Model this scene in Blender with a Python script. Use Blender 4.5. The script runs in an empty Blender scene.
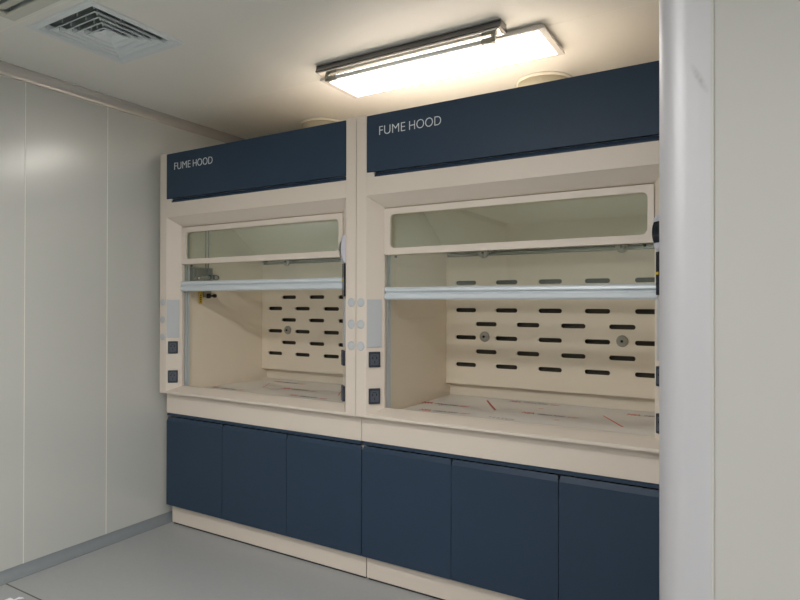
import bpy, bmesh, math, random
from mathutils import Matrix, Vector
PI = math.pi
scene = bpy.context.scene
col = scene.collection

# ------------------------------------------------------------------ materials
def mat(name, color, rough=.5, metal=0., spec=.5, noise=0., nscale=6., bump=0., bscale=200., coat=0.):
    m = bpy.data.materials.new(name); m.use_nodes = True
    nt = m.node_tree; b = nt.nodes['Principled BSDF']
    b.inputs['Base Color'].default_value = (*color, 1)
    b.inputs['Roughness'].default_value = rough
    b.inputs['Metallic'].default_value = metal
    b.inputs['Specular IOR Level'].default_value = spec
    b.inputs['Coat Weight'].default_value = coat
    b.inputs['Coat Roughness'].default_value = .2
    tc = nt.nodes.new('ShaderNodeTexCoord')
    if noise:
        n = nt.nodes.new('ShaderNodeTexNoise'); n.inputs['Scale'].default_value = nscale
        n.inputs['Detail'].default_value = 4
        nt.links.new(tc.outputs['Object'], n.inputs['Vector'])
        mx = nt.nodes.new('ShaderNodeMix'); mx.data_type = 'RGBA'
        nt.links.new(n.outputs['Fac'], mx.inputs[0])
        mx.inputs[6].default_value = (*[c*(1-noise) for c in color], 1)
        mx.inputs[7].default_value = (*[min(1, c*(1+noise)) for c in color], 1)
        nt.links.new(mx.outputs[2], b.inputs['Base Color'])
    if bump:
        n = nt.nodes.new('ShaderNodeTexNoise'); n.inputs['Scale'].default_value = bscale
        nt.links.new(tc.outputs['Object'], n.inputs['Vector'])
        bp = nt.nodes.new('ShaderNodeBump'); bp.inputs['Strength'].default_value = bump
        bp.inputs['Distance'].default_value = .001
        nt.links.new(n.outputs['Fac'], bp.inputs['Height'])
        nt.links.new(bp.outputs['Normal'], b.inputs['Normal'])
    return m

CREAM = mat('cream_paint', (.71, .63, .55), .42, noise=.015, nscale=3)
CREAM2 = mat('cream_liner', (.83, .74, .605), .38, noise=.02, nscale=3)
NAVY = mat('navy_paint', (.026, .048, .083), .45, spec=.25, noise=.04, nscale=4)
WALLM = mat('wall_panel', (.60, .607, .58), .21, spec=.8, noise=.012, nscale=1.5)
PARTM = mat('partition_panel', (.405, .40, .38), .5, noise=.012, nscale=2)
CEILM = mat('ceiling_panel', (.78, .775, .73), .33, noise=.012, nscale=1.2)
SEAL = mat('panel_sealant', (.84, .82, .75), .5)
SEALP = mat('joint_sealant', (.44, .43, .40), .5)
ALU = mat('silver_aluminium', (.46, .458, .478), .48, metal=.25, noise=.01, nscale=3)
COVEM = mat('cove_aluminium', (.62, .60, .575), .24, metal=.4)
ALUB = mat('anodised_aluminium', (.64, .69, .73), .36, metal=.2)
STEEL = mat('stainless_steel', (.40, .38, .36), .28, metal=1.)
STEELH = mat('dull_steel_housing', (.30, .285, .275), .34, metal=1.)
STEELD = mat('brushed_steel', (.34, .33, .28), .35, metal=.8)
MIRROR = mat('polished_reflector', (.85, .83, .78), .13, metal=1., bump=.25, bscale=25)
FLOORM = mat('vinyl_floor', (.385, .395, .40), .42, noise=.05, nscale=40, bump=.1, bscale=150)
VENTM = mat('vent_white', (.70, .75, .77), .45)
GRILM = mat('grille_cream', (.58, .58, .52), .45)
DARKB = mat('slot_shade_dark', (.09, .075, .055), .6)
DARK = mat('dark_cavity', (.50, .55, .55), .8)
BLACK = mat('black_plastic', (.012, .012, .014), .3)
GLOSSB = mat('black_glass', (.008, .010, .022), .12)
SOCK = mat('socket_slate', (.022, .030, .048), .4)
SOCKF = mat('socket_insert', (.07, .085, .115), .4)
CAPM = mat('grey_cap_plastic', (.50, .52, .54), .5)
FILMP = mat('grey_cover_sheet', (.50, .52, .535), .4)
LILAC = mat('grey_housing_plastic', (.55, .55, .62), .4)
YEL = mat('yellow_plastic', (.75, .50, .02), .4)
WHITEP = mat('white_paint_frame', (.60, .575, .55), .4)
WHT = mat('white_paper', (.85, .86, .90), .6)
NOZ = mat('grey_nozzle', (.36, .35, .30), .4)
LETTER = mat('silver_letters', (.78, .82, .84), .4)
RED = mat('red_print', (.48, .03, .03), .5)
GREYP = mat('grey_print', (.13, .12, .115), .5)
DUCTM = mat('duct_plastic', (.60, .56, .45), .4)
FLANGE = mat('duct_flange', (.80, .77, .69), .4)
BASEM = mat('cove_base_vinyl', (.26, .285, .30), .45, noise=.06, nscale=30)
FILM = mat('protective_film_plastic', (.80, .79, .785), .14, noise=.03, nscale=9)

def glass_mat(name, tint):
    m = bpy.data.materials.new(name); m.use_nodes = True
    nt = m.node_tree
    for n in list(nt.nodes): nt.nodes.remove(n)
    out = nt.nodes.new('ShaderNodeOutputMaterial')
    tr = nt.nodes.new('ShaderNodeBsdfTransparent'); tr.inputs[0].default_value = (*tint, 1)
    gl = nt.nodes.new('ShaderNodeBsdfGlossy'); gl.inputs['Roughness'].default_value = .03
    gl.inputs[0].default_value = (.9, 1, .96, 1)
    lw = nt.nodes.new('ShaderNodeLayerWeight'); lw.inputs[0].default_value = .5
    pw = nt.nodes.new('ShaderNodeMath'); pw.operation = 'POWER'; pw.inputs[1].default_value = 5
    nt.links.new(lw.outputs['Facing'], pw.inputs[0])
    fr = nt.nodes.new('ShaderNodeMath'); fr.operation = 'MULTIPLY_ADD'; fr.inputs[1].default_value = .96; fr.inputs[2].default_value = .09
    nt.links.new(pw.outputs[0], fr.inputs[0])
    mx = nt.nodes.new('ShaderNodeMixShader')
    nt.links.new(fr.outputs[0], mx.inputs[0]); nt.links.new(tr.outputs[0], mx.inputs[1])
    nt.links.new(gl.outputs[0], mx.inputs[2]); nt.links.new(mx.outputs[0], out.inputs[0])
    return m
GLASS = glass_mat('sash_glass', (.98, .99, .98))
GLASST = glass_mat('transom_glass', (.965, .98, .96))
CLEAR = glass_mat('tube_glass', (.93, .95, .95))

def emis(name, c, s):
    m = bpy.data.materials.new(name); m.use_nodes = True
    b = m.node_tree.nodes['Principled BSDF']
    b.inputs['Base Color'].default_value = (.8, .8, .8, 1)
    b.inputs['Emission Color'].default_value = (*c, 1); b.inputs['Emission Strength'].default_value = s
    return m
LED = emis('led_diffuser_near', (1., .97, .92), 10.)
LEDR = emis('led_diffuser_room', (1., .98, .955), 36.)

# floor: grey vinyl with a welded seam across it
nt = FLOORM.node_tree; b = nt.nodes['Principled BSDF']
src = b.inputs['Base Color'].links[0].from_socket
geo = nt.nodes.new('ShaderNodeNewGeometry'); sp = nt.nodes.new('ShaderNodeSeparateXYZ')
nt.links.new(geo.outputs['Position'], sp.inputs[0])
m1 = nt.nodes.new('ShaderNodeMath'); m1.operation = 'SUBTRACT'; m1.inputs[1].default_value = 1.562
nt.links.new(sp.outputs['Y'], m1.inputs[0])
m2 = nt.nodes.new('ShaderNodeMath'); m2.operation = 'ABSOLUTE'; nt.links.new(m1.outputs[0], m2.inputs[0])
m3 = nt.nodes.new('ShaderNodeMath'); m3.operation = 'LESS_THAN'; m3.inputs[1].default_value = .004
nt.links.new(m2.outputs[0], m3.inputs[0])
mx = nt.nodes.new('ShaderNodeMix'); mx.data_type = 'RGBA'
nt.links.new(m3.outputs[0], mx.inputs[0]); nt.links.new(src, mx.inputs[6]); mx.inputs[7].default_value = (.09, .08, .065, 1)
nt.links.new(mx.outputs[2], b.inputs['Base Color'])

# partition corner: faint scuff mark
def scuff(m, centre, axis, r, w):
    nt = m.node_tree; b = nt.nodes['Principled BSDF']
    src = b.inputs['Base Color'].links[0].from_socket
    geo = nt.nodes.new('ShaderNodeNewGeometry')
    mp = nt.nodes.new('ShaderNodeMapping'); mp.vector_type = 'TEXTURE'
    mp.inputs['Location'].default_value = centre; mp.inputs['Rotation'].default_value = axis
    mp.inputs['Scale'].default_value = (w, 1, r)
    nt.links.new(geo.outputs['Position'], mp.inputs[0])
    g = nt.nodes.new('ShaderNodeTexGradient'); g.gradient_type = 'SPHERICAL'
    nt.links.new(mp.outputs[0], g.inputs[0])
    n = nt.nodes.new('ShaderNodeTexNoise'); n.inputs['Scale'].default_value = 120
    nt.links.new(geo.outputs['Position'], n.inputs['Vector'])
    k = nt.nodes.new('ShaderNodeMath'); k.operation = 'MULTIPLY'
    nt.links.new(g.outputs[0], k.inputs[0]); nt.links.new(n.outputs['Fac'], k.inputs[1])
    k2 = nt.nodes.new('ShaderNodeMath'); k2.operation = 'MULTIPLY'; k2.inputs[1].default_value = 1.3; k2.use_clamp = True
    nt.links.new(k.outputs[0], k2.inputs[0])
    mx = nt.nodes.new('ShaderNodeMix'); mx.data_type = 'RGBA'
    nt.links.new(k2.outputs[0], mx.inputs[0]); nt.links.new(src, mx.inputs[6]); mx.inputs[7].default_value = (.30, .29, .285, 1)
    nt.links.new(mx.outputs[2], b.inputs['Base Color'])
scuff(ALU, (-.1095, 1.5, 1.92), (0, math.radians(-25), 0), .045, .009)

# ------------------------------------------------------------------ helpers
OFF = Vector((0, 0, 0))            # offset added to every vertex a part is given
ROOTLOC = {}
def mesh_from(verts, faces, name, smooth=False):
    me = bpy.data.meshes.new(name); me.from_pydata([tuple(v) for v in verts], [], faces); me.update()
    if smooth:
        for p in me.polygons: p.use_smooth = True
    return me
class MB:
    def __init__(s): s.v = []; s.f = []; s.sm = []
    def add(s, vs, fs, smooth=False):
        n = len(s.v); s.v += [Vector(v) for v in vs]
        for f in fs: s.f.append(tuple(n+i for i in f)); s.sm.append(smooth)
        return s
    def box(s, x0, x1, y0, y1, z0, z1, c=0.):
        if c <= 0:
            vs = [(x, y, z) for x in (x0, x1) for y in (y0, y1) for z in (z0, z1)]
            return s.add(vs, [(0,1,3,2),(4,6,7,5),(0,4,5,1),(2,3,7,6),(0,2,6,4),(1,5,7,3)])
        bm = bmesh.new(); bmesh.ops.create_cube(bm, size=1)
        for v in bm.verts: v.co = Vector(((x0+x1)/2+v.co.x*(x1-x0), (y0+y1)/2+v.co.y*(y1-y0), (z0+z1)/2+v.co.z*(z1-z0)))
        bmesh.ops.bevel(bm, geom=list(bm.edges), offset=c, segments=2, affect='EDGES', profile=.5)
        bm.verts.index_update()
        s.add([v.co.copy() for v in bm.verts], [tuple(v.index for v in f.verts) for f in bm.faces]); bm.free(); return s
    def prism(s, prof, x0, x1, smooth=False, i0=0., i1=0.):
        """profile of (y,z) points extruded along x"""
        n = len(prof)
        vs = [(x0, y, z) for y, z in prof]+[(x1, y, z) for y, z in prof]
        fs = [tuple(range(n))[::-1], tuple(range(n, 2*n))]
        s.add(vs, fs); 
        return s.add(vs, [(i, (i+1) % n, n+(i+1) % n, n+i) for i in range(n)], smooth)
    def ext_z(s, prof, z0, z1, smooth=False, caps=True):
        n = len(prof); vs = [(x, y, z0) for x, y in prof]+[(x, y, z1) for x, y in prof]
        if caps: s.add(vs, [tuple(range(n))[::-1], tuple(range(n, 2*n))])
        return s.add(vs, [(i, (i+1) % n, n+(i+1) % n, n+i) for i in range(n)], smooth)
    def cyl(s, a, b, r, n=20, r2=None, caps=True):
        a = Vector(a); b = Vector(b); r2 = r if r2 is None else r2
        d = (b-a).normalized(); u = d.orthogonal().normalized(); w = d.cross(u)
        c = [(math.cos(2*PI*i/n), math.sin(2*PI*i/n)) for i in range(n)]
        vs = [a+r*(p*u+q*w) for p, q in c]+[b+r2*(p*u+q*w) for p, q in c]
        s.add(vs, [(i, (i+1) % n, n+(i+1) % n, n+i) for i in range(n)], True)
        if caps: s.add(vs, [tuple(range(n))[::-1], tuple(range(n, 2*n))])
        return s
    def lathe(s, o, d, prof, n=28):
        """prof = [(radius, distance along d)]"""
        o = Vector(o); d = Vector(d).normalized(); u = d.orthogonal().normalized(); w = d.cross(u)
        vs = []
        for r, t in prof:
            for i in range(n): vs.append(o+d*t+r*(math.cos(2*PI*i/n)*u+math.sin(2*PI*i/n)*w))
        k = len(prof)
        fs = [(j*n+i, j*n+(i+1) % n, (j+1)*n+(i+1) % n, (j+1)*n+i) for j in range(k-1) for i in range(n)]
        s.add(vs, fs, True)
        return s.add(vs, [tuple(range(n))[::-1], tuple(range((k-1)*n, k*n))])
    def obj(s, name, m, parent=None):
        me = bpy.data.meshes.new(name); 
        base = world_of(parent) if parent else Vector((0, 0, 0))
        me.from_pydata([tuple(v+OFF-base) for v in s.v], [], s.f); me.update()
        for p, q in zip(me.polygons, s.sm): p.use_smooth = q
        bm = bmesh.new(); bm.from_mesh(me)
        bmesh.ops.remove_doubles(bm, verts=bm.verts, dist=1e-6)
        bmesh.ops.recalc_face_normals(bm, faces=bm.faces); bm.to_mesh(me); bm.free()
        return link(name, me, m, parent)
def world_of(o):
    v = Vector((0, 0, 0))
    while o: v += o.location; o = o.parent
    return v
def link(name, me, m, parent=None):
    o = bpy.data.objects.new(name, me); col.objects.link(o)
    if m and not me.materials: me.materials.append(m)
    if parent: o.parent = parent
    return o
def thing(name, label, cat, loc, group=None):
    o = bpy.data.objects.new(name, None); col.objects.link(o); o.empty_display_size = .1
    o.location = loc; o['label'] = label; o['category'] = cat
    if group: o['group'] = group
    return o
def tag(o, label, cat, group=None):
    o['label'] = label; o['category'] = cat
    if group: o['group'] = group
    return o
def struct(o): o['kind'] = 'structure'; return o

def rrect(x0, x1, y0, y1, r, n=6):
    pts = []
    for cx, cy, a0 in ((x1-r, y1-r, 0), (x0+r, y1-r, 90), (x0+r, y0+r, 180), (x1-r, y0+r, 270)):
        for i in range(n+1):
            a = math.radians(a0+90*i/n); pts.append((cx+r*math.cos(a), cy+r*math.sin(a)))
    return pts
def plate(name, loops, y0, y1, m, parent, bev=0.):
    """flat sheet in the x-z plane with holes, between depths y0..y1; loops are lists of (x,z)"""
    cu = bpy.data.curves.new(name, 'CURVE'); cu.dimensions = '2D'; cu.fill_mode = 'BOTH'
    cu.extrude = (y1-y0)/2-bev; cu.bevel_depth = bev; cu.bevel_resolution = 1
    if bev: cu.offset = -bev
    for lp in loops:
        s = cu.splines.new('POLY'); s.points.add(len(lp)-1)
        for p, (x, z) in zip(s.points, lp): p.co = (x, z, 0, 1)
        s.use_cyclic_u = True
    t = bpy.data.objects.new('tmp', cu)
    me = bpy.data.meshes.new_from_object(t); bpy.data.objects.remove(t)
    base = world_of(parent) if parent else Vector((0, 0, 0))
    for v in me.vertices:
        x, z, d = v.co; v.co = Vector((x, (y0+y1)/2+d, z))+OFF-base
    bm = bmesh.new(); bm.from_mesh(me); bmesh.ops.remove_doubles(bm, verts=bm.verts, dist=1e-6)
    bmesh.ops.recalc_face_normals(bm, faces=bm.faces); bm.to_mesh(me); bm.free()
    me.name = name; me.materials.clear()
    return link(name, me, m, parent)
def text_mesh(body, w, h=None, thick=.0008, bold=0., shear=0.):
    cu = bpy.data.curves.new('t', 'FONT'); cu.body = body; cu.extrude = thick; cu.offset = bold; cu.shear = shear
    t = bpy.data.objects.new('tmp', cu); me = bpy.data.meshes.new_from_object(t); bpy.data.objects.remove(t)
    xs = [v.co.x for v in me.vertices]; ys = [v.co.y for v in me.vertices]
    sx = w/(max(xs)-min(xs)); sy = sx if h is None else h/(max(ys)-min(ys))
    for v in me.vertices: v.co = Vector(((v.co.x-min(xs))*sx, (v.co.y-min(ys))*sy, v.co.z))
    me.materials.clear()
    return me

# ------------------------------------------------------------------ geometry constants
LX, D0 = -3.2122, 2.438           # left end of the hoods, their front plane
CEIL, WX, BACKY = 2.616, -3.28, 3.46
RX, FY = 3.4, -3.6                # far right wall and the wall behind the camera
PX, PY = -.203, 1.50              # corner of the partition

# ------------------------------------------------------------------ room shell
f = MB(); f.box(WX-.08, RX+.08, FY-.08, BACKY+.08, -.08, 0); struct(f.obj('floor', FLOORM))
# ceiling as a 10 mm skin with two openings (diffuser and grille) under a slab
VC = (-2.500, 1.622); VH = .215
G0, G1 = -2.686, -2.27
GY0, GY1 = .93, 1.308
cl = [[(WX-.08, FY-.08), (RX+.08, FY-.08), (RX+.08, BACKY+.08), (WX-.08, BACKY+.08)],
      [(VC[0]-VH, VC[1]-VH), (VC[0]+VH, VC[1]-VH), (VC[0]+VH, VC[1]+VH), (VC[0]-VH, VC[1]+VH)],
      [(G0, GY0), (G1, GY0), (G1, GY1), (G0, GY1)]]
ce = plate('ceiling', cl, 0, .012, CEILM, None)
for v in ce.data.vertices: v.co = Vector((v.co.x, v.co.z, CEIL+v.co.y))
ce.data.flip_normals(); struct(ce)
sm = MB()
for y in (-2.22, -1.03, .165, 1.357, 2.549): sm.box(WX+.03, RX, y-.003, y+.003, CEIL-.0004, CEIL+.002)
struct(sm.obj('trim_4', SEAL))
vb = MB(); vb.box(VC[0]-VH-.01, VC[0]+VH+.01, VC[1]-VH-.01, VC[1]+VH+.01, CEIL+.25, CEIL+.26)
for a in (-1, 1):
    vb.box(VC[0]+a*(VH+.006)-.004, VC[0]+a*(VH+.006)+.004, VC[1]-VH, VC[1]+VH, CEIL+.013, CEIL+.25)
    vb.box(VC[0]-VH, VC[0]+VH, VC[1]+a*(VH+.006)-.004, VC[1]+a*(VH+.006)+.004, CEIL+.013, CEIL+.25)
w = MB(); w.box(WX-.08, WX, FY-.08, BACKY+.08, 0, CEIL); struct(w.obj('wall_left', WALLM))
w = MB()
for y in (-2.02, -1.10, -.18, .28, .74, 1.21, 1.668, 2.128, 3.05): w.box(WX-.002, WX+.0012, y-.002, y+.002, .05, CEIL-.05)
struct(w.obj('trim_5', SEAL))
w = MB(); w.box(WX, RX, BACKY, BACKY+.08, 0, CEIL); struct(w.obj('wall_back', WALLM))
w = MB(); w.box(RX, RX+.08, FY-.08, BACKY+.08, 0, CEIL); struct(w.obj('wall_right', WALLM))
w = MB(); w.box(WX, RX, FY-.08, FY, 0, CEIL); struct(w.obj('wall_front', WALLM))
# cove between left wall and ceiling (concave quarter round, aluminium)
def cove(name, m, z0, dirz, r, inset):
    c = MB(); pts = [(WX, z0), (WX, z0+dirz*(r+inset)), (WX+inset, z0+dirz*(r+inset))]
    n = 10
    for i in range(n+1):
        a = PI/2*i/n
        pts.append((WX+inset+r-r*math.cos(a), z0+dirz*(inset+r-r*math.sin(a))))
    pts += [(WX+inset+r, z0)]
    N = len(pts); vs = [(x, FY, z) for x, z in pts]+[(x, BACKY, z) for x, z in pts]
    c.add(vs, [tuple(range(N))[::-1], tuple(range(N, 2*N))])
    c.add(vs, [(i, (i+1) % N, N+(i+1) % N, N+i) for i in range(N)])
    o = c.obj(name, m); return struct(o)
cove('trim_1', COVEM, CEIL-.0005, -1, .05, .003)
cove('baseboard_left', BASEM, .0005, 1, .048, .003)
# partition beside the hoods: rounded aluminium corner + panel
w = MB(); w.box(PX+.122, RX, PY, PY+.07, 0, CEIL); w.box(PX+.02, PX+.09, PY+.12, BACKY, 0, CEIL)
struct(w.obj('wall_partition', PARTM))
prof = []
R = .068
for i in range(17):
    a = PI/2*i/16
    prof.append((PX+.002+R-R*math.cos(a), PY-.004+R-R*math.sin(a)))
prof += [(PX+.116, PY-.004), (PX+.116, PY+.03), (PX+.122, PY+.03), (PX+.122, PY+.072), (PX+.092, PY+.072), (PX+.092, PY+.118), (PX+.002, PY+.118)]
c = MB(); c.ext_z(prof, 0, CEIL)
o = c.obj('trim_2', ALU); struct(o)
for p in o.data.polygons: p.use_smooth = abs(p.normal.z) < .5
em = o.data
for e in em.edges:
    pass
# smooth only the curved run: mark sharp edges by angle
bm = bmesh.new(); bm.from_mesh(em)
for e in bm.edges:
    if len(e.link_faces) == 2 and e.calc_face_angle() > math.radians(25): e.smooth = False
bm.to_mesh(em); bm.free()
w = MB(); w.box(PX+.116, PX+.122, PY-.0035, PY+.03, 0, CEIL); struct(w.obj('trim_3', SEALP))

# ------------------------------------------------------------------ fume hoods
Wd = 1.5
def bevel_box(mb, side, s0, s1, z0, z1, t0, t1, ox):
    if side < 0: A = Vector((.062, 0)); B = Vector((.127, .067)); n = Vector((.718, -.696))
    else: A = Vector((1.438, 0)); B = Vector((1.373, .067)); n = Vector((-.718, -.696))
    def P(s, z, t):
        q = A+(B-A)*s+n*t; return (ox+q.x, D0+q.y, z)
    vs = [P(s, z, t) for s in (s0, s1) for t in (t0, t1) for z in (z0, z1)]
    mb.add(vs, [(0,1,3,2),(4,6,7,5),(0,4,5,1),(2,3,7,6),(0,2,6,4),(1,5,7,3)])
    return P

def bsoft(o, w=.0015):
    bm = bmesh.new(); bm.from_mesh(o.data)
    es = [e for e in bm.edges if len(e.link_faces) == 2 and e.calc_face_angle() > .5]
    bmesh.ops.bevel(bm, geom=es, offset=w, segments=2, affect='EDGES', profile=.5, clamp_overlap=True)
    bm.to_mesh(o.data); bm.free()

def make_hood(ox, which):
    X = lambda x: ox+x
    Y = lambda y: D0+y
    left = which == 'left'
    root = thing('fume_hood',
        'cream fume hood by the left wall, with a latch box and yellow tag inside' if left else
        'cream fume hood beside the silver rounded corner column, under the ceiling lamp',
        'fume hood', (X(.75), Y(.45), .848), 'fume hoods')
    # body
    b = MB(); b.box(X(.001), X(.012), Y(.02), Y(.95), .848, 2.339); b.box(X(1.488), X(1.499), Y(.02), Y(.95), .848, 2.339)
    b.box(X(.012), X(1.488), Y(.02), Y(.95), 2.328, 2.339); b.box(X(.012), X(1.488), Y(.938), Y(.95), .848, 2.328)
    b.obj('body_shell', CREAM, root)
    for s in (0, 1):
        p = MB()
        p.box(X(.0015 if s == 0 else 1.438), X(.062 if s == 0 else 1.4985), Y(0), Y(.02), .848, 2.339, .0015)
        p.obj('side_post', CREAM, root)
    fa = MB(); fa.box(X(.062), X(1.438), Y(.0), Y(.02), 1.9415, 2.030)
    fa.box(X(.062), X(.1075), Y(.0), Y(.02), 2.030, 2.0535)
    fa.box(X(.062), X(1.438), Y(.018), Y(.03), 2.030, 2.328)
    fa.obj('fascia', CREAM, root)
    # bevelled surround of the opening
    su = MB()
    O = [(.062, .862), (1.438, .862), (1.438, 1.941), (.062, 1.941)]
    I = [(.127, .890), (1.373, .890), (1.373, 1.885), (.127, 1.885)]
    vs = [(X(x), Y(0), z) for x, z in O]+[(X(x), Y(.067), z) for x, z in I]+[(X(x), Y(.085), z) for x, z in I]
    fs = []
    for i in range(4):
        j = (i+1) % 4
        fs += [(i, j, 4+j, 4+i), (4+i, 4+j, 8+j, 8+i)]
    su.add(vs, fs)
    # back flanges so the surround has thickness
    O2 = [(.013, .8485), (1.487, .8485), (1.487, 2.02), (.013, 2.02)]
    vs = [(X(x), Y(.085), z) for x, z in I]+[(X(x), Y(.085), z) for x, z in O2]
    su.add(vs, [(i, (i+1) % 4, 4+(i+1) % 4, 4+i) for i in range(4)])
    su.add([(X(.062), Y(0), .8485), (X(1.438), Y(0), .8485), (X(1.438), Y(0), .862), (X(.062), Y(0), .862)], [(0, 1, 2, 3)])
    su.add([(X(.062), Y(0), .8485), (X(1.438), Y(0), .8485), (X(1.438), Y(.085), .8485), (X(.062), Y(.085), .8485)], [(0, 1, 2, 3)])
    su.obj('opening_surround', CREAM, root)
    # navy header with lettering and the folded lip under it
    hd = MB(); hd.box(X(.066), X(1.436), Y(-.0035), Y(.017), 2.0545, 2.333, .0015)
    hdo = hd.obj('header_panel', NAVY, root)
    base = world_of(root)
    for word, tx_, tw in (('FUME', .139, .146), ('HOOD', .307, .168)):
        t = text_mesh(word, tw, .042, bold=-.014)
        for v in t.vertices: v.co = Vector((X(tx_)+v.co.x, Y(-.0040)-v.co.z, 2.229+v.co.y))-base
        link('lettering', t, LETTER, hdo)['label'] = 'pale grey word '+word
    lp = MB(); lp.prism([(Y(.004), 2.0305), (Y(.017), 2.0305), (Y(.017), 2.052), (Y(.0115), 2.052), (Y(.004), 2.038)], X(.108), X(1.4375))
    lp.obj('header_lip', NAVY, root)
    # liner: side walls, back, roof, slanted upper baffle
    for a, b_ in ((.100, .108), (1.392, 1.400)):
        s = MB(); s.box(X(a), X(b_), Y(.087), Y(.853), .8495, 2.20); s.obj('liner_side', CREAM2, root)
    s = MB(); s.box(X(.108), X(1.392), Y(.845), Y(.853), .8495, 2.20); s.obj('liner_back', CREAM2, root)
    s = MB(); s.box(X(.100), X(1.400), Y(.087), Y(.853), 2.20, 2.208); s.obj('liner_roof', CREAM2, root)
    s = MB(); s.prism([(Y(.792), 1.718), (Y(.158), 2.157), (Y(.163), 2.163), (Y(.797), 1.724)], X(.109), X(1.391)); s.obj('upper_baffle', CREAM2, root)
    s = MB(); s.box(X(.013), X(1.487), Y(.022), Y(.9), .8490, .8530); s.obj('work_surface', CREAM2, root)
    # slotted baffle
    loops = [[(X(.109), .933), (X(1.391), .933), (X(1.391), 1.687), (X(.109), 1.687)]]
    for r in range(7):
        z = 1.532-.0805*r
        if r % 2 == 0: xs = [.172+.252*k for k in range(5)]
        else: xs = [.300+.251*k for k in range(4)]
        for x in xs:
            xe = min(x+.131, 1.375)
            loops.append(rrect(X(x), X(xe), z-.0125, z+.0125, .0124, 5))
    bf = plate('slotted_baffle', loops, Y(.79), Y(.801), CREAM2, root)
    q = MB(); q.box(X(.13), X(1.37), Y(.832), Y(.836), .96, 1.68); q.obj('slot_shade_sheet', DARKB, root)  # dark sheet added to deepen the shade seen through the slots
    # nozzles
    for x in (.358, 1.12):
        for z in (1.218, 1.703):
            yy = .79 if z < 1.5 else .772
            n = MB(); n.lathe((X(x), Y(yy+.004), z), (0, -1, 0), [(.030, 0), (.030, .010), (.026, .016), (.012, .019), (.008, .020), (.0079, .012)])
            if z > 1.5: n.box(X(x)-.012, X(x)+.012, Y(yy), Y(.85), z-.010, z+.010)
            no = n.obj('baffle_knob', NOZ, root)
            h = MB(); h.cyl((X(x), Y(yy-.018), z), (X(x), Y(yy-.010), z), .0065, 14); h.obj('knob_socket', BLACK, no)
    rl = MB(); rl.box(X(.109), X(1.391), Y(.803), Y(.83), 1.690, 1.706); rl.obj('baffle_rail', STEELD, root)
    # transom window
    tl = [rrect(X(.1285), X(1.3715), 1.650, 1.880, .003, 2), rrect(X(.163), X(1.347), 1.683, 1.849, .022, 6)]
    tf = plate('transom_frame', tl, Y(.058), Y(.078), CREAM, root, bev=.002)
    g = MB(); g.box(X(.145), X(1.365), Y(.079), Y(.084), 1.668, 1.864); g.obj('transom_glass', GLASST, tf)
    # sash tracks
    for s in (0, 1):
        q = MB(); x0 = .110 if s == 0 else 1.372
        q.box(X(x0), X(x0+.018), Y(.096), Y(.104), .8535, 2.02); q.box(X(x0), X(x0+.018), Y(.112), Y(.124), .8535, 2.02)
        q.box(X(.110 if s == 0 else 1.386), X(.114 if s == 0 else 1.390), Y(.104), Y(.112), .8535, 2.02)
        q.obj('sash_track', ALUB, root)
    # sliding sash
    zb = 1.483 if left else 1.429
    sash = MB()
    pr = [(.053, 0.002), (.056, 0), (.088, 0), (.090, .004), (.090, .058), (.086, .062), (.060, .062), (.054, .059), (.050, .053), (.049, .044), (.052, .0395), (.062, .038), (.062, .031), (.052, .0295), (.048, .025), (.048, .008)]
    sash.prism([(Y(a), zb+b_) for a, b_ in pr], X(.138), X(1.3845))
    so = sash.obj('sash_rail', ALUB, root)
    for s in (0, 1):
        e = MB(); xa = .136 if s == 0 else 1.3845
        e.prism([(Y(a), zb+b_) for a, b_ in pr], X(xa), X(xa+.002)); e.obj('end_cap', ALU, so)
    g = MB(); g.box(X(.126), X(1.374), Y(.091), Y(.0955), zb+.004, zb+.50); g.obj('sash_glass', GLASS, so)
    # caps on the posts, cover sheets, sockets
    for x in (.030, 1.473):
        for z in (1.415, 1.306, 1.198):
            n = MB(); n.lathe((X(x), Y(.0005), z), (0, -1, 0), [(.0225, 0), (.0225, .0015), (.019, .0028), (.010, .0034)])
            n.obj('blank_cap', CAPM, root)
    for side in (-1, 1):
        n = MB(); bevel_box(n, side, .03, .83, 1.192, 1.430, 0, .004, ox); o = n.obj('cover_sheet', FILMP, root); bsoft(o, .001)
        for zc in (1.133, .952):
            n = MB(); bevel_box(n, side, .13, .75, zc-.0385, zc+.0385, 0, .010 if side < 0 else .014, ox)
            so_ = n.obj('power_socket', SOCK, root); bsoft(so_, .003)
            tt = .010 if side < 0 else .014
            n = MB(); bevel_box(n, side, .22, .66, zc-.027, zc+.027, tt, tt+.0012, ox); fc = n.obj('socket_face', SOCKF, so_)
            n = MB()
            for (s_, dz, w_, h_) in ((.32, .008, .07, .011), (.53, .008, .07, .011), (.43, -.012, .05, .014), (.42, .019, .22, .003)):
                bevel_box(n, side, s_-w_/2+.01, s_+w_/2+.01, zc+dz-h_/2, zc+dz+h_/2, tt+.001, tt+.0018, ox)
            n.obj('socket_hole', BLACK, fc)
    # airflow controller on the right bevel
    n = MB(); bevel_box(n, 1, .04, .80, 1.445, 1.612, 0, .010, ox); cp = n.obj('control_panel', GLOSSB, root); bsoft(cp, .002)
    n = MB(); bevel_box(n, 1, .62, .80, 1.524, 1.534, .0095, .013, ox); n.obj('indicator_button', YEL, cp)['label'] = 'yellow button'
    def dshape(t_off, z0, z1, bulge):
        A = Vector((1.438, 0)); B = Vector((1.373, .067)); nn = Vector((-.718, -.696))
        return A, B, nn
    A = Vector((1.438, 0)); Bv = Vector((1.373, .067)); nn = Vector((-.718, -.696))
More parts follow.
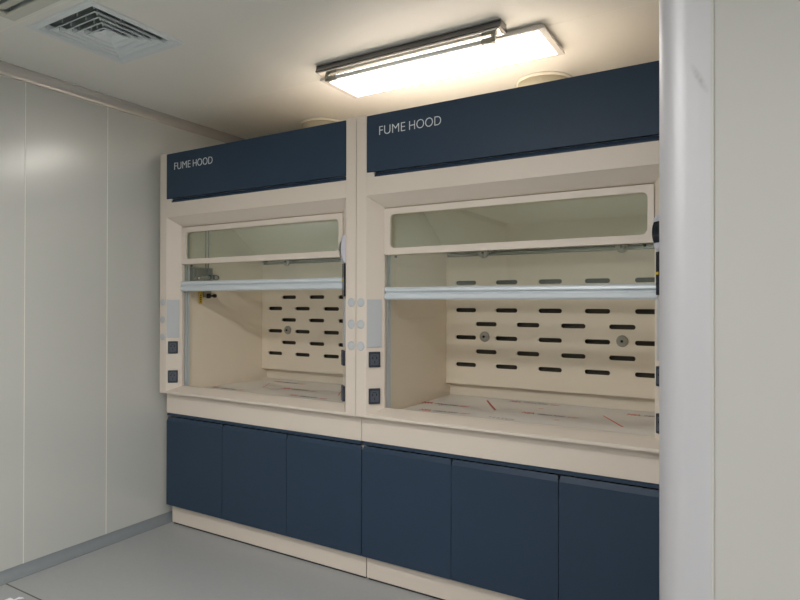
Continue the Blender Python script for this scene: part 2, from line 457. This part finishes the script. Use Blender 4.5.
    def arc(name, s0, s1, z0, z1, tb, bulge, m, par):
        mb = MB(); N = 14; ring = []
        for i in range(N+1):
            u = i/N; z = z0+(z1-z0)*u; t = tb+bulge*(math.sin(PI*u)**.55)
            ring.append((z, t))
        ring += [(z1, 0.0), (z0, 0.0)] if tb > 0 else []
        vs = []
        for s in (s0, s1):
            q = A+(Bv-A)*s
            for z, t in ring: vs.append((X(q.x+nn.x*t), Y(q.y+nn.y*t), z))
        n = len(ring)
        mb.add(vs, [tuple(range(n))[::-1], tuple(range(n, 2*n))]); mb.add(vs, [(i, (i+1) % n, n+(i+1) % n, n+i) for i in range(n)])
        return mb.obj(name, m, par)
    dm = arc('display_housing', .02, .80, 1.616, 1.757, .006, .018, LILAC, root)
    arc('display_screen', .20, .78, 1.632, 1.741, .008, .0200, GLOSSB, dm)
    # small grommets under the transom
    for gx in (.168, 1.33):
        n = MB(); n.cyl((X(gx), Y(.104), 1.638), (X(gx), Y(.104), 1.649), .006); n.obj('glass_stop', BLACK, root)
    if left:
        bx = MB()
        bx.box(X(.1085), X(.112), Y(.135), Y(.282), 1.488, 1.636)
        bx.box(X(.112), X(.160), Y(.135), Y(.139), 1.488, 1.636); bx.box(X(.112), X(.160), Y(.278), Y(.282), 1.488, 1.636)
        bx.box(X(.112), X(.160), Y(.139), Y(.278), 1.632, 1.636); bx.box(X(.112), X(.160), Y(.139), Y(.278), 1.488, 1.492)
        bo = bx.obj('latch_box', STEELD, root)
        k = MB(); k.box(X(.112), X(.15), Y(.16), Y(.166), 1.492, 1.632); k.obj('latch_plate', STEEL, bo)
        k = MB(); k.cyl((X(.135), Y(.145), 1.572), (X(.135), Y(.29), 1.577), .012); k.lathe((X(.135), Y(.19), 1.565), (1, 0, 0), [(.020, 0), (.020, .02), (.012, .026)]); k.obj('latch_shaft', STEEL, bo)
        k = MB(); k.lathe((X(.138), Y(.270), 1.578), (0, 1, 0), [(.015, 0), (.018, .01), (.018, .065), (.013, .078)]); k.obj('latch_knob', BLACK, bo)['label'] = 'black cylindrical knob'
        k = MB(); k.lathe((X(.150), Y(.315), 1.577), (1, -.3, 0), [(.012, 0), (.012, .008), (.006, .010)]); k.obj('knob_ring', STEEL, bo)
        k = MB(); k.box(X(.120), X(.128), Y(.236), Y(.300), 1.448, 1.490); k.obj('latch_bracket', STEELD, bo)
        k = MB(); k.lathe((X(.130), Y(.262), 1.455), (0, 1, .03), [(.010, 0), (.016, .004), (.016, .022), (.008, .03), (.008, .052), (.012, .056), (.012, .072)]); k.obj('thumb_screw', BLACK, bo)
        k = MB(); k.box(X(.118), X(.1205), Y(.205), Y(.231), 1.404, 1.490); tg = k.obj('warning_tag', YEL, bo); tg['label'] = 'yellow hanging tag'
        k = MB()
        for z in (1.418, 1.432, 1.446, 1.460): k.box(X(.1203), X(.1212), Y(.212), Y(.224), z-.004, z+.003)
        k.obj('tag_print', BLACK, tg)
        for yy in (.250, .272):
            k = MB(); k.cyl((X(.130), Y(yy), 1.636), (X(.130), Y(yy), 2.085), .0035, 10); k.obj('lift_cable', STEEL, root)
    else:
        h = MB(); h.box(X(.108), X(.1105), Y(.215), Y(.67), 1.33, 1.607, .001); h.obj('inspection_hatch', CREAM2, root)
        for yy in (.84,):
            pass
    return root

def make_base(ox, which):
    X = lambda x: ox+x
    Y = lambda y: D0+y
    left = which == 'left'
    root = thing('base_cabinet',
        'three-door navy base cabinet with cream plinth under the fume hood by the left wall' if left else
        'three-door navy base cabinet under the right fume hood, its right end behind the silver column',
        'cabinet', (X(.75), Y(.45), 0), 'base cabinets')
    b = MB(); b.box(X(.002), X(.014), Y(.076), Y(.93), .134, .8475); b.box(X(1.486), X(1.498), Y(.076), Y(.93), .134, .8475)
    b.box(X(.014), X(1.486), Y(.918), Y(.93), .134, .8475); b.box(X(.014), X(1.486), Y(.076), Y(.918), .134, .15)
    b.box(X(.014), X(1.486), Y(.085), Y(.918), .835, .8475)
    b.obj('carcass', CREAM, root)
    a = MB(); a.box(X(.002), X(1.498), Y(.053), Y(.075), .7155, .8475, .001); a.obj('apron', CREAM, root)
    k = MB(); k.box(X(.003), X(1.497), Y(.099), Y(.12), .010, .1335, .001); k.obj('plinth', CREAM, root)
    k = MB(); k.box(X(.01), X(1.49), Y(.104), Y(.9), .0, .0105); k.obj('plinth_gap_shade', BLACK, root)  # black slab stands in for the shaded gap under the plinth
    k = MB(); k.box(X(.004), X(1.496), Y(.057), Y(.0755), .6965, .7125); k.obj('finger_strip', NAVY, root)
    for i in range(3):
        x0 = .002+i*.4993+(.0015 if i else .001); x1 = .002+(i+1)*.4993-(.0015 if i < 2 else .002)
        z0, z1, zc = .1345, .6890, .664
        c = .005
        d = MB()
        yf, yb = .053, .0745
        vs = [(x0, yf, z0), (x1, yf, z0), (x1, yf, zc), (x0, yf, zc), (x1-c, yf+.010, z1), (x0+c, yf+.010, z1),
              (x0, yb-.012, z0), (x1, yb-.012, z0), (x1, yb-.012, zc), (x0, yb-.012, zc), (x1-c, yf+.012, z1-.002), (x0+c, yf+.012, z1-.002)]
        vs = [(X(a_), Y(b_), c_) for a_, b_, c_ in vs]
        d.add(vs, [(0, 1, 2, 3), (3, 2, 4, 5), (6, 9, 8, 7), (9, 11, 10, 8), (0, 6, 7, 1), (1, 7, 8, 2), (2, 8, 10, 4), (4, 10, 11, 5), (5, 11, 9, 3), (3, 9, 6, 0)])
        d.box(X(x0+.004), X(x1-.004), Y(yb-.0118), Y(yb), z0+.001, zc-.004)
        o = d.obj('door', NAVY, root)
    return root

def make_film(ox, which):
    left = which == 'left'
    random.seed(3 if left else 8)
    X0, X1, Y0, Y1 = .1235, 1.376, .128, .843
    root = thing('protective_film', ('crinkled printed protective sheet on the worktop of the left fume hood' if left else
        'crinkled printed protective sheet on the worktop of the right fume hood'), 'plastic sheet', (ox+.75, D0+.45, .8532), 'protective sheets')
    nx, ny = 90, 50
    ph = [(random.uniform(2, 9), random.uniform(2, 9), random.uniform(0, 6.3)) for _ in range(7)]
    def hgt(x, y):
        h = sum(math.sin(a*x+b_*y*(1 if k % 2 else -1)+c) for k, (a, b_, c) in enumerate(ph))/7
        return .8580+.0042*h
    vs = []; fs = []
    for j in range(ny+1):
        for i in range(nx+1):
            x = X0+(X1-X0)*i/nx; y = Y0+(Y1-Y0)*j/ny; vs.append((ox+x, D0+y, hgt(x, y)))
    M = len(vs)
    vs += [(a, b_, c-.0006) for a, b_, c in vs]
    for j in range(ny):
        for i in range(nx):
            q = j*(nx+1)+i; fs.append((q, q+1, q+nx+2, q+nx+1)); fs.append((M+q, M+q+nx+1, M+q+nx+2, M+q+1))
    m = MB(); m.add(vs, fs, True); m.obj('film_sheet', FILM, root)
    base = world_of(root)
    def tx(body, x, y, w, h, mt, nm, bold=0.):
        me = text_mesh(body, w, h, .00012, bold)
        for v in me.vertices:
            px, py = x+v.co.x, y+v.co.y
            v.co = Vector((ox+px, D0+py, hgt(px, py)+.0007+v.co.z))-base
        link(nm, me, mt, root)
    def slash(x0, y0, x1, y1, wdt=.010):
        d = Vector((x1-x0, y1-y0)); n = Vector((-d.y, d.x)).normalized()*wdt/2; mb = MB(); N = 12; vv = []
        for i in range(N+1):
            p = Vector((x0, y0))+d*i/N
            for sgn in (-1, 1):
                q = p+n*sgn; vv.append((ox+q.x, D0+q.y, hgt(q.x, q.y)+.0009))
        mb.add(vv, [(2*i, 2*i+1, 2*i+3, 2*i+2) for i in range(N)])
        mb.obj('printed_line', RED, root)
    if left: rows = [(.300, .700, 0), (.575, .480, 1), (.810, .275, 0), (.150, .275, 0), (1.02, .70, 1)]
    else: rows = [(.519, .760, 1), (.695, .462, 1), (.110, .480, 0), (.205, .275, 0), (1.160, .690, 1)]
    for x, y, st in rows:
        tx('NSA', x, y, .064, .044, RED, 'printed_logo', .03)
        w = min(.135, 1.36-x-.078)
        if w > .05: tx('CHEMICAL BOARD' if w > .1 else 'CHEMICAL', x+.078, y+.006, w, .030, GREYP, 'printed_words', .02)
        if x < 1.05: tx('SHEET', x+.230, y+.004, .048, .030, RED, 'printed_logo', .0)
    if left:
        slash(.443, .449, .333, .636, .006); slash(1.064, .438, .983, .576, .006)
    else:
        slash(.395, .736, .555, .465); slash(1.061, .615, 1.20, .368); slash(.225, .462, .250, .462, .008)
        slash(.730, .631, .752, .645); slash(.89, .369, .91, .385)
        tx('T E A S U N', .594, .262, .13, .026, GREYP, 'printed_words')
    return root

for ox, wh in ((LX, 'left'), (LX+Wd, 'right')):
    make_hood(ox, wh); make_base(ox, wh); make_film(ox, wh)

# ------------------------------------------------------------------ exhaust ducts
for cx, lab in ((.708, 'round cream exhaust duct on top of the left fume hood'), (.725+1.5, 'round cream exhaust duct on top of the right fume hood, beside the bright ceiling lamp')):
    c0 = Vector((LX+cx, 3.178, 0)); r = .154
    root = thing('exhaust_duct', lab, 'duct', (c0.x, c0.y, 2.3392), 'exhaust ducts')
    d = MB(); d.lathe((c0.x, c0.y, 2.3392), (0, 0, 1), [(r-.012, 0), (r-.012, CEIL-2.3392-.012)], 48); d.obj('duct_pipe', DUCTM, root)
    d = MB(); d.lathe((c0.x, c0.y, CEIL-.014), (0, 0, 1), [(r-.004, 0), (r, .003), (r, .010), (r-.002, .0130)], 48); d.obj('duct_flange', FLANGE, root)

# ------------------------------------------------------------------ lamps
def led_panel(x0, x1, y0, y1, m, lab, grp, z=2.568):
    root = thing('led_panel_lamp', lab, 'ceiling lamp', ((x0+x1)/2, (y0+y1)/2, CEIL), grp)
    f = MB(); w_ = .030; t = .012
    f.box(x0, x1, y0, y0+.016, z, z+t, .001); f.box(x0, x1, y1-.016, y1, z, z+t, .001)
    f.box(x0, x0+w_, y0+.016, y1-.016, z, z+t, .001); f.box(x1-w_, x1, y0+.016, y1-.016, z, z+t, .001)
    f.obj('lamp_frame', WHITEP, root)
    f = MB(); f.box(x0+.003, x1-.003, y0+.003, y1-.003, z+t, z+t+.004); f.box(x0+.02, x1-.02, y0+.02, y1-.02, z+t+.004, CEIL-.0005); f.obj('lamp_back_box', WHITEP, root)
    f = MB(); f.box(x0+w_, x1-w_, y0+.016, y1-.016, z+.003, z+.008); f.obj('lamp_diffuser', m, root)
led_panel(-1.979, -.773, 2.484, 2.803, LED, 'bright rectangular white lamp on the ceiling above the hoods', 'ceiling panel lamps', 2.585)
# unseen lamps added to light the room; the nearest placed from the hood shadows
for n, (x, y, w) in enumerate(((-1.30, .16, 'nearest the hoods'), (-1.30, -1.15, 'added near the back wall on the left'), (1.7, .16, 'added right of the camera'), (1.7, -1.15, 'added far back on the right'))):
    led_panel(x-.594, x+.594, y-.15, y+.15, LEDR, 'rectangular white ceiling lamp outside the view, '+w, 'ceiling panel lamps')

# batten fixture with bare tube
root = thing('tube_light_fixture', 'slim stainless batten fixture with an unlit bare tube, in front of the bright lamp', 'light fixture', (-1.41, 2.41, CEIL))
XL_, XR_ = -1.915, -.925
h = MB(); h.prism([(2.372, CEIL-.0005), (2.374, CEIL-.008), (2.368, CEIL-.030), (2.368, CEIL-.036), (2.372, CEIL-.038), (2.442, CEIL-.038), (2.446, CEIL-.036), (2.446, CEIL-.030), (2.440, CEIL-.008), (2.442, CEIL-.0005)], XL_, XR_)
h.obj('housing', STEELH, root)
for za, zb_ in ((.0365, .0325), (.0095, .0060)):
    h = MB(); h.box(XL_, XR_, 2.3655 if za > .02 else 2.3705, 2.3690 if za > .02 else 2.3745, CEIL-za, CEIL-zb_); h.obj('housing_edge_reflection', BLACK, root)  # black strips paint the dark reflections along the housing edges
h = MB(); h.prism([(2.374, CEIL-.0385), (2.376, CEIL-.041), (2.398, CEIL-.046), (2.418, CEIL-.046), (2.438, CEIL-.041), (2.440, CEIL-.0385)], XL_+.01, XR_-.01); h.obj('reflector', MIRROR, root)
for s, xx in ((1, XL_+.035), (-1, XR_-.055)):
    k = MB(); k.box(xx, xx+.020, 2.398, 2.422, CEIL-.080, CEIL-.0462, .002); k.cyl((xx+.01, 2.41, CEIL-.0665), (xx+.01+s*.055, 2.41, CEIL-.0665), .014, 20)
    k.obj('lamp_holder', STEELD, root)
k = MB(); k.cyl((XL_+.095, 2.41, CEIL-.0665), (XR_-.095, 2.41, CEIL-.0665), .0105, 20); k.obj('lamp_tube', mat('opal_tube', (.86, .86, .84), .15), root)

# ------------------------------------------------------------------ ceiling diffuser
root = thing('air_diffuser', 'square white ceiling air diffuser with nested square louvres', 'air vent', (VC[0], VC[1], CEIL))
def sq_ring(mb, ho, zo, hi, zi, th=.0018):
    cx, cy = VC
    vs = []
    for hh, z in ((ho, zo), (hi, zi), (hi, zi+th), (ho, zo+th)):
        vs += [(cx-hh, cy-hh, z), (cx+hh, cy-hh, z), (cx+hh, cy+hh, z), (cx-hh, cy+hh, z)]
    fs = []
    for k in range(4):
        for i in range(4):
            j = (i+1) % 4; a = k*4; b_ = ((k+1) % 4)*4
            fs.append((a+i, a+j, b_+j, b_+i))
    mb.add(vs, fs)
g = MB(); sq_ring(g, .230, CEIL-.003, .226, CEIL-.008); sq_ring(g, .226, CEIL-.008, .200, CEIL-.008); sq_ring(g, .200, CEIL-.008, .178, CEIL+.020)
g.obj('outer_frame', VENTM, root)
for ho in (.167, .131, .096, .061):
    g = MB(); sq_ring(g, ho, CEIL-.012, ho-.0015, CEIL-.006, .001); sq_ring(g, ho-.0015, CEIL-.006, ho-.030, CEIL+.014)
    g.obj('louvre_ring', VENTM, root)
g = MB(); cx, cy = VC; hh = .029
g.add([(cx-hh, cy-hh, CEIL+.006), (cx+hh, cy-hh, CEIL+.006), (cx+hh, cy+hh, CEIL+.006), (cx-hh, cy+hh, CEIL+.006), (cx, cy, CEIL-.008), (cx, cy, CEIL+.02)],
      [(0, 1, 4), (1, 2, 4), (2, 3, 4), (3, 0, 4), (1, 0, 5), (2, 1, 5), (3, 2, 5), (0, 3, 5)])
g.obj('centre_pyramid', VENTM, root)
g = MB()
for q0, q1 in ((.178, .150), (.140, .114), (.104, .078), (.069, .045)):
    for ux, uy in ((1, 1), (1, -1), (-1, 1), (-1, -1)):
        g.box(cx+ux*q0-.002, cx+ux*q0+.002, cy+uy*q0-.002, cy+uy*q0+.002, CEIL-.004, CEIL+.018)
    for sg in (-1, 1):
        for k in (-.055, .055):
            if q0 < .08: k *= .4
            g.box(cx+k-.0015, cx+k+.0015, cy+sg*(q0-.004)-.002, cy+sg*(q0-.004)+.002, CEIL-.002, CEIL+.020)
            g.box(cx+sg*(q0-.004)-.002, cx+sg*(q0-.004)+.002, cy+k-.0015, cy+k+.0015, CEIL-.002, CEIL+.020)
g.obj('louvre_support', VENTM, root)
MB.obj(vb, 'plenum_box', DARK, root)

# return grille (mostly outside the frame, top left)
root = thing('return_grille', 'cream slotted ceiling grille cut off by the top left corner of the picture', 'air vent', ((G0+G1)/2, (GY0+GY1)/2, CEIL))
g = MB()
z0, z1 = CEIL-.010, CEIL-.0005
g.box(G0-.022, G1+.022, GY1-.026, GY1+.022, z0, z1, .002); g.box(G0-.022, G1+.022, GY0-.022, GY0+.026, z0, z1, .002)
g.box(G0-.022, G0+.022, GY0+.026, GY1-.026, z0, z1, .002); g.box(G1-.022, G1+.022, GY0+.026, GY1-.026, z0, z1, .002)
g.obj('grille_frame', GRILM, root)
g = MB()
y = GY1-.037
while y > GY0+.06:
    g.prism([(y, CEIL+.004), (y-.041, CEIL-.006), (y-.0415, CEIL-.004), (y-.001, CEIL+.006)], G0+.022, G1-.022); y -= .048
g.obj('grille_blades', GRILM, root)
g = MB(); g.box(G0, G1, GY0, GY1, CEIL+.10, CEIL+.11)
for a in (G0-.006, G1+.001): g.box(a, a+.005, GY0, GY1, CEIL+.013, CEIL+.10)
for a in (GY0-.006, GY1+.001): g.box(G0, G1, a, a+.005, CEIL+.013, CEIL+.10)
g.obj('grille_box', DARK, root)

# scrap of white wrapping on the floor at the lower left edge
m = MB(); random.seed(5)
n = 8; vs = []
for j in range(n+1):
    for i in range(n+1):
        u, v = i/n, j/n
        vs.append((-3.052+.085*u+.01*v, 1.412+.078*v+.02*u, .006+.024*abs(math.sin(3.1*u+1.9*v+.6))*(.3+.7*u)+random.uniform(0, .004)))
M = len(vs); vs += [(a, b_, c-.0015) for a, b_, c in vs]
fs = []
for j in range(n):
    for i in range(n):
        q = j*(n+1)+i; fs += [(q, q+1, q+n+2, q+n+1), (M+q, M+q+n+1, M+q+n+2, M+q+1)]
m.add(vs, fs); o = m.obj('wrapping_scrap', WHT); 
zmin = min(v.co.z for v in o.data.vertices)
for v in o.data.vertices: v.co.z -= zmin-.0002
tag(o, 'crumpled white wrapping scrap lying on the grey floor near the left wall', 'plastic wrap')

# ------------------------------------------------------------------ world, camera
wd = bpy.data.worlds.new('World'); scene.world = wd; wd.use_nodes = True
wd.node_tree.nodes['Background'].inputs[0].default_value = (.5, .5, .5, 1)
wd.node_tree.nodes['Background'].inputs[1].default_value = .05
cam = bpy.data.cameras.new('Camera'); co = bpy.data.objects.new('Camera', cam); col.objects.link(co)
cam.sensor_width = 36; cam.lens = 26.8318; cam.clip_start = .02
F = Vector((-0.51279475, 0.85849798, 0.00477121)); Rr = Vector((0.85851097, 0.51279102, 0.00206842)); U = Vector((0.0006709, -0.00515681, 0.99998648))
M4 = Matrix(((Rr.x, U.x, -F.x, 0), (Rr.y, U.y, -F.y, 0), (Rr.z, U.z, -F.z, 1.4132), (0, 0, 0, 1)))
co.matrix_world = M4
scene.camera = co
vs_ = scene.view_settings
vs_.view_transform = 'Standard'; vs_.look = 'None'; vs_.gamma = 1; vs_.use_curve_mapping = False
vs_.exposure = 0.18
scene.cycles.transparent_max_bounces = 32
scene.cycles.max_bounces = 14
scene.cycles.diffuse_bounces = 8
scene.cycles.glossy_bounces = 6
scene.cycles.transmission_bounces = 12
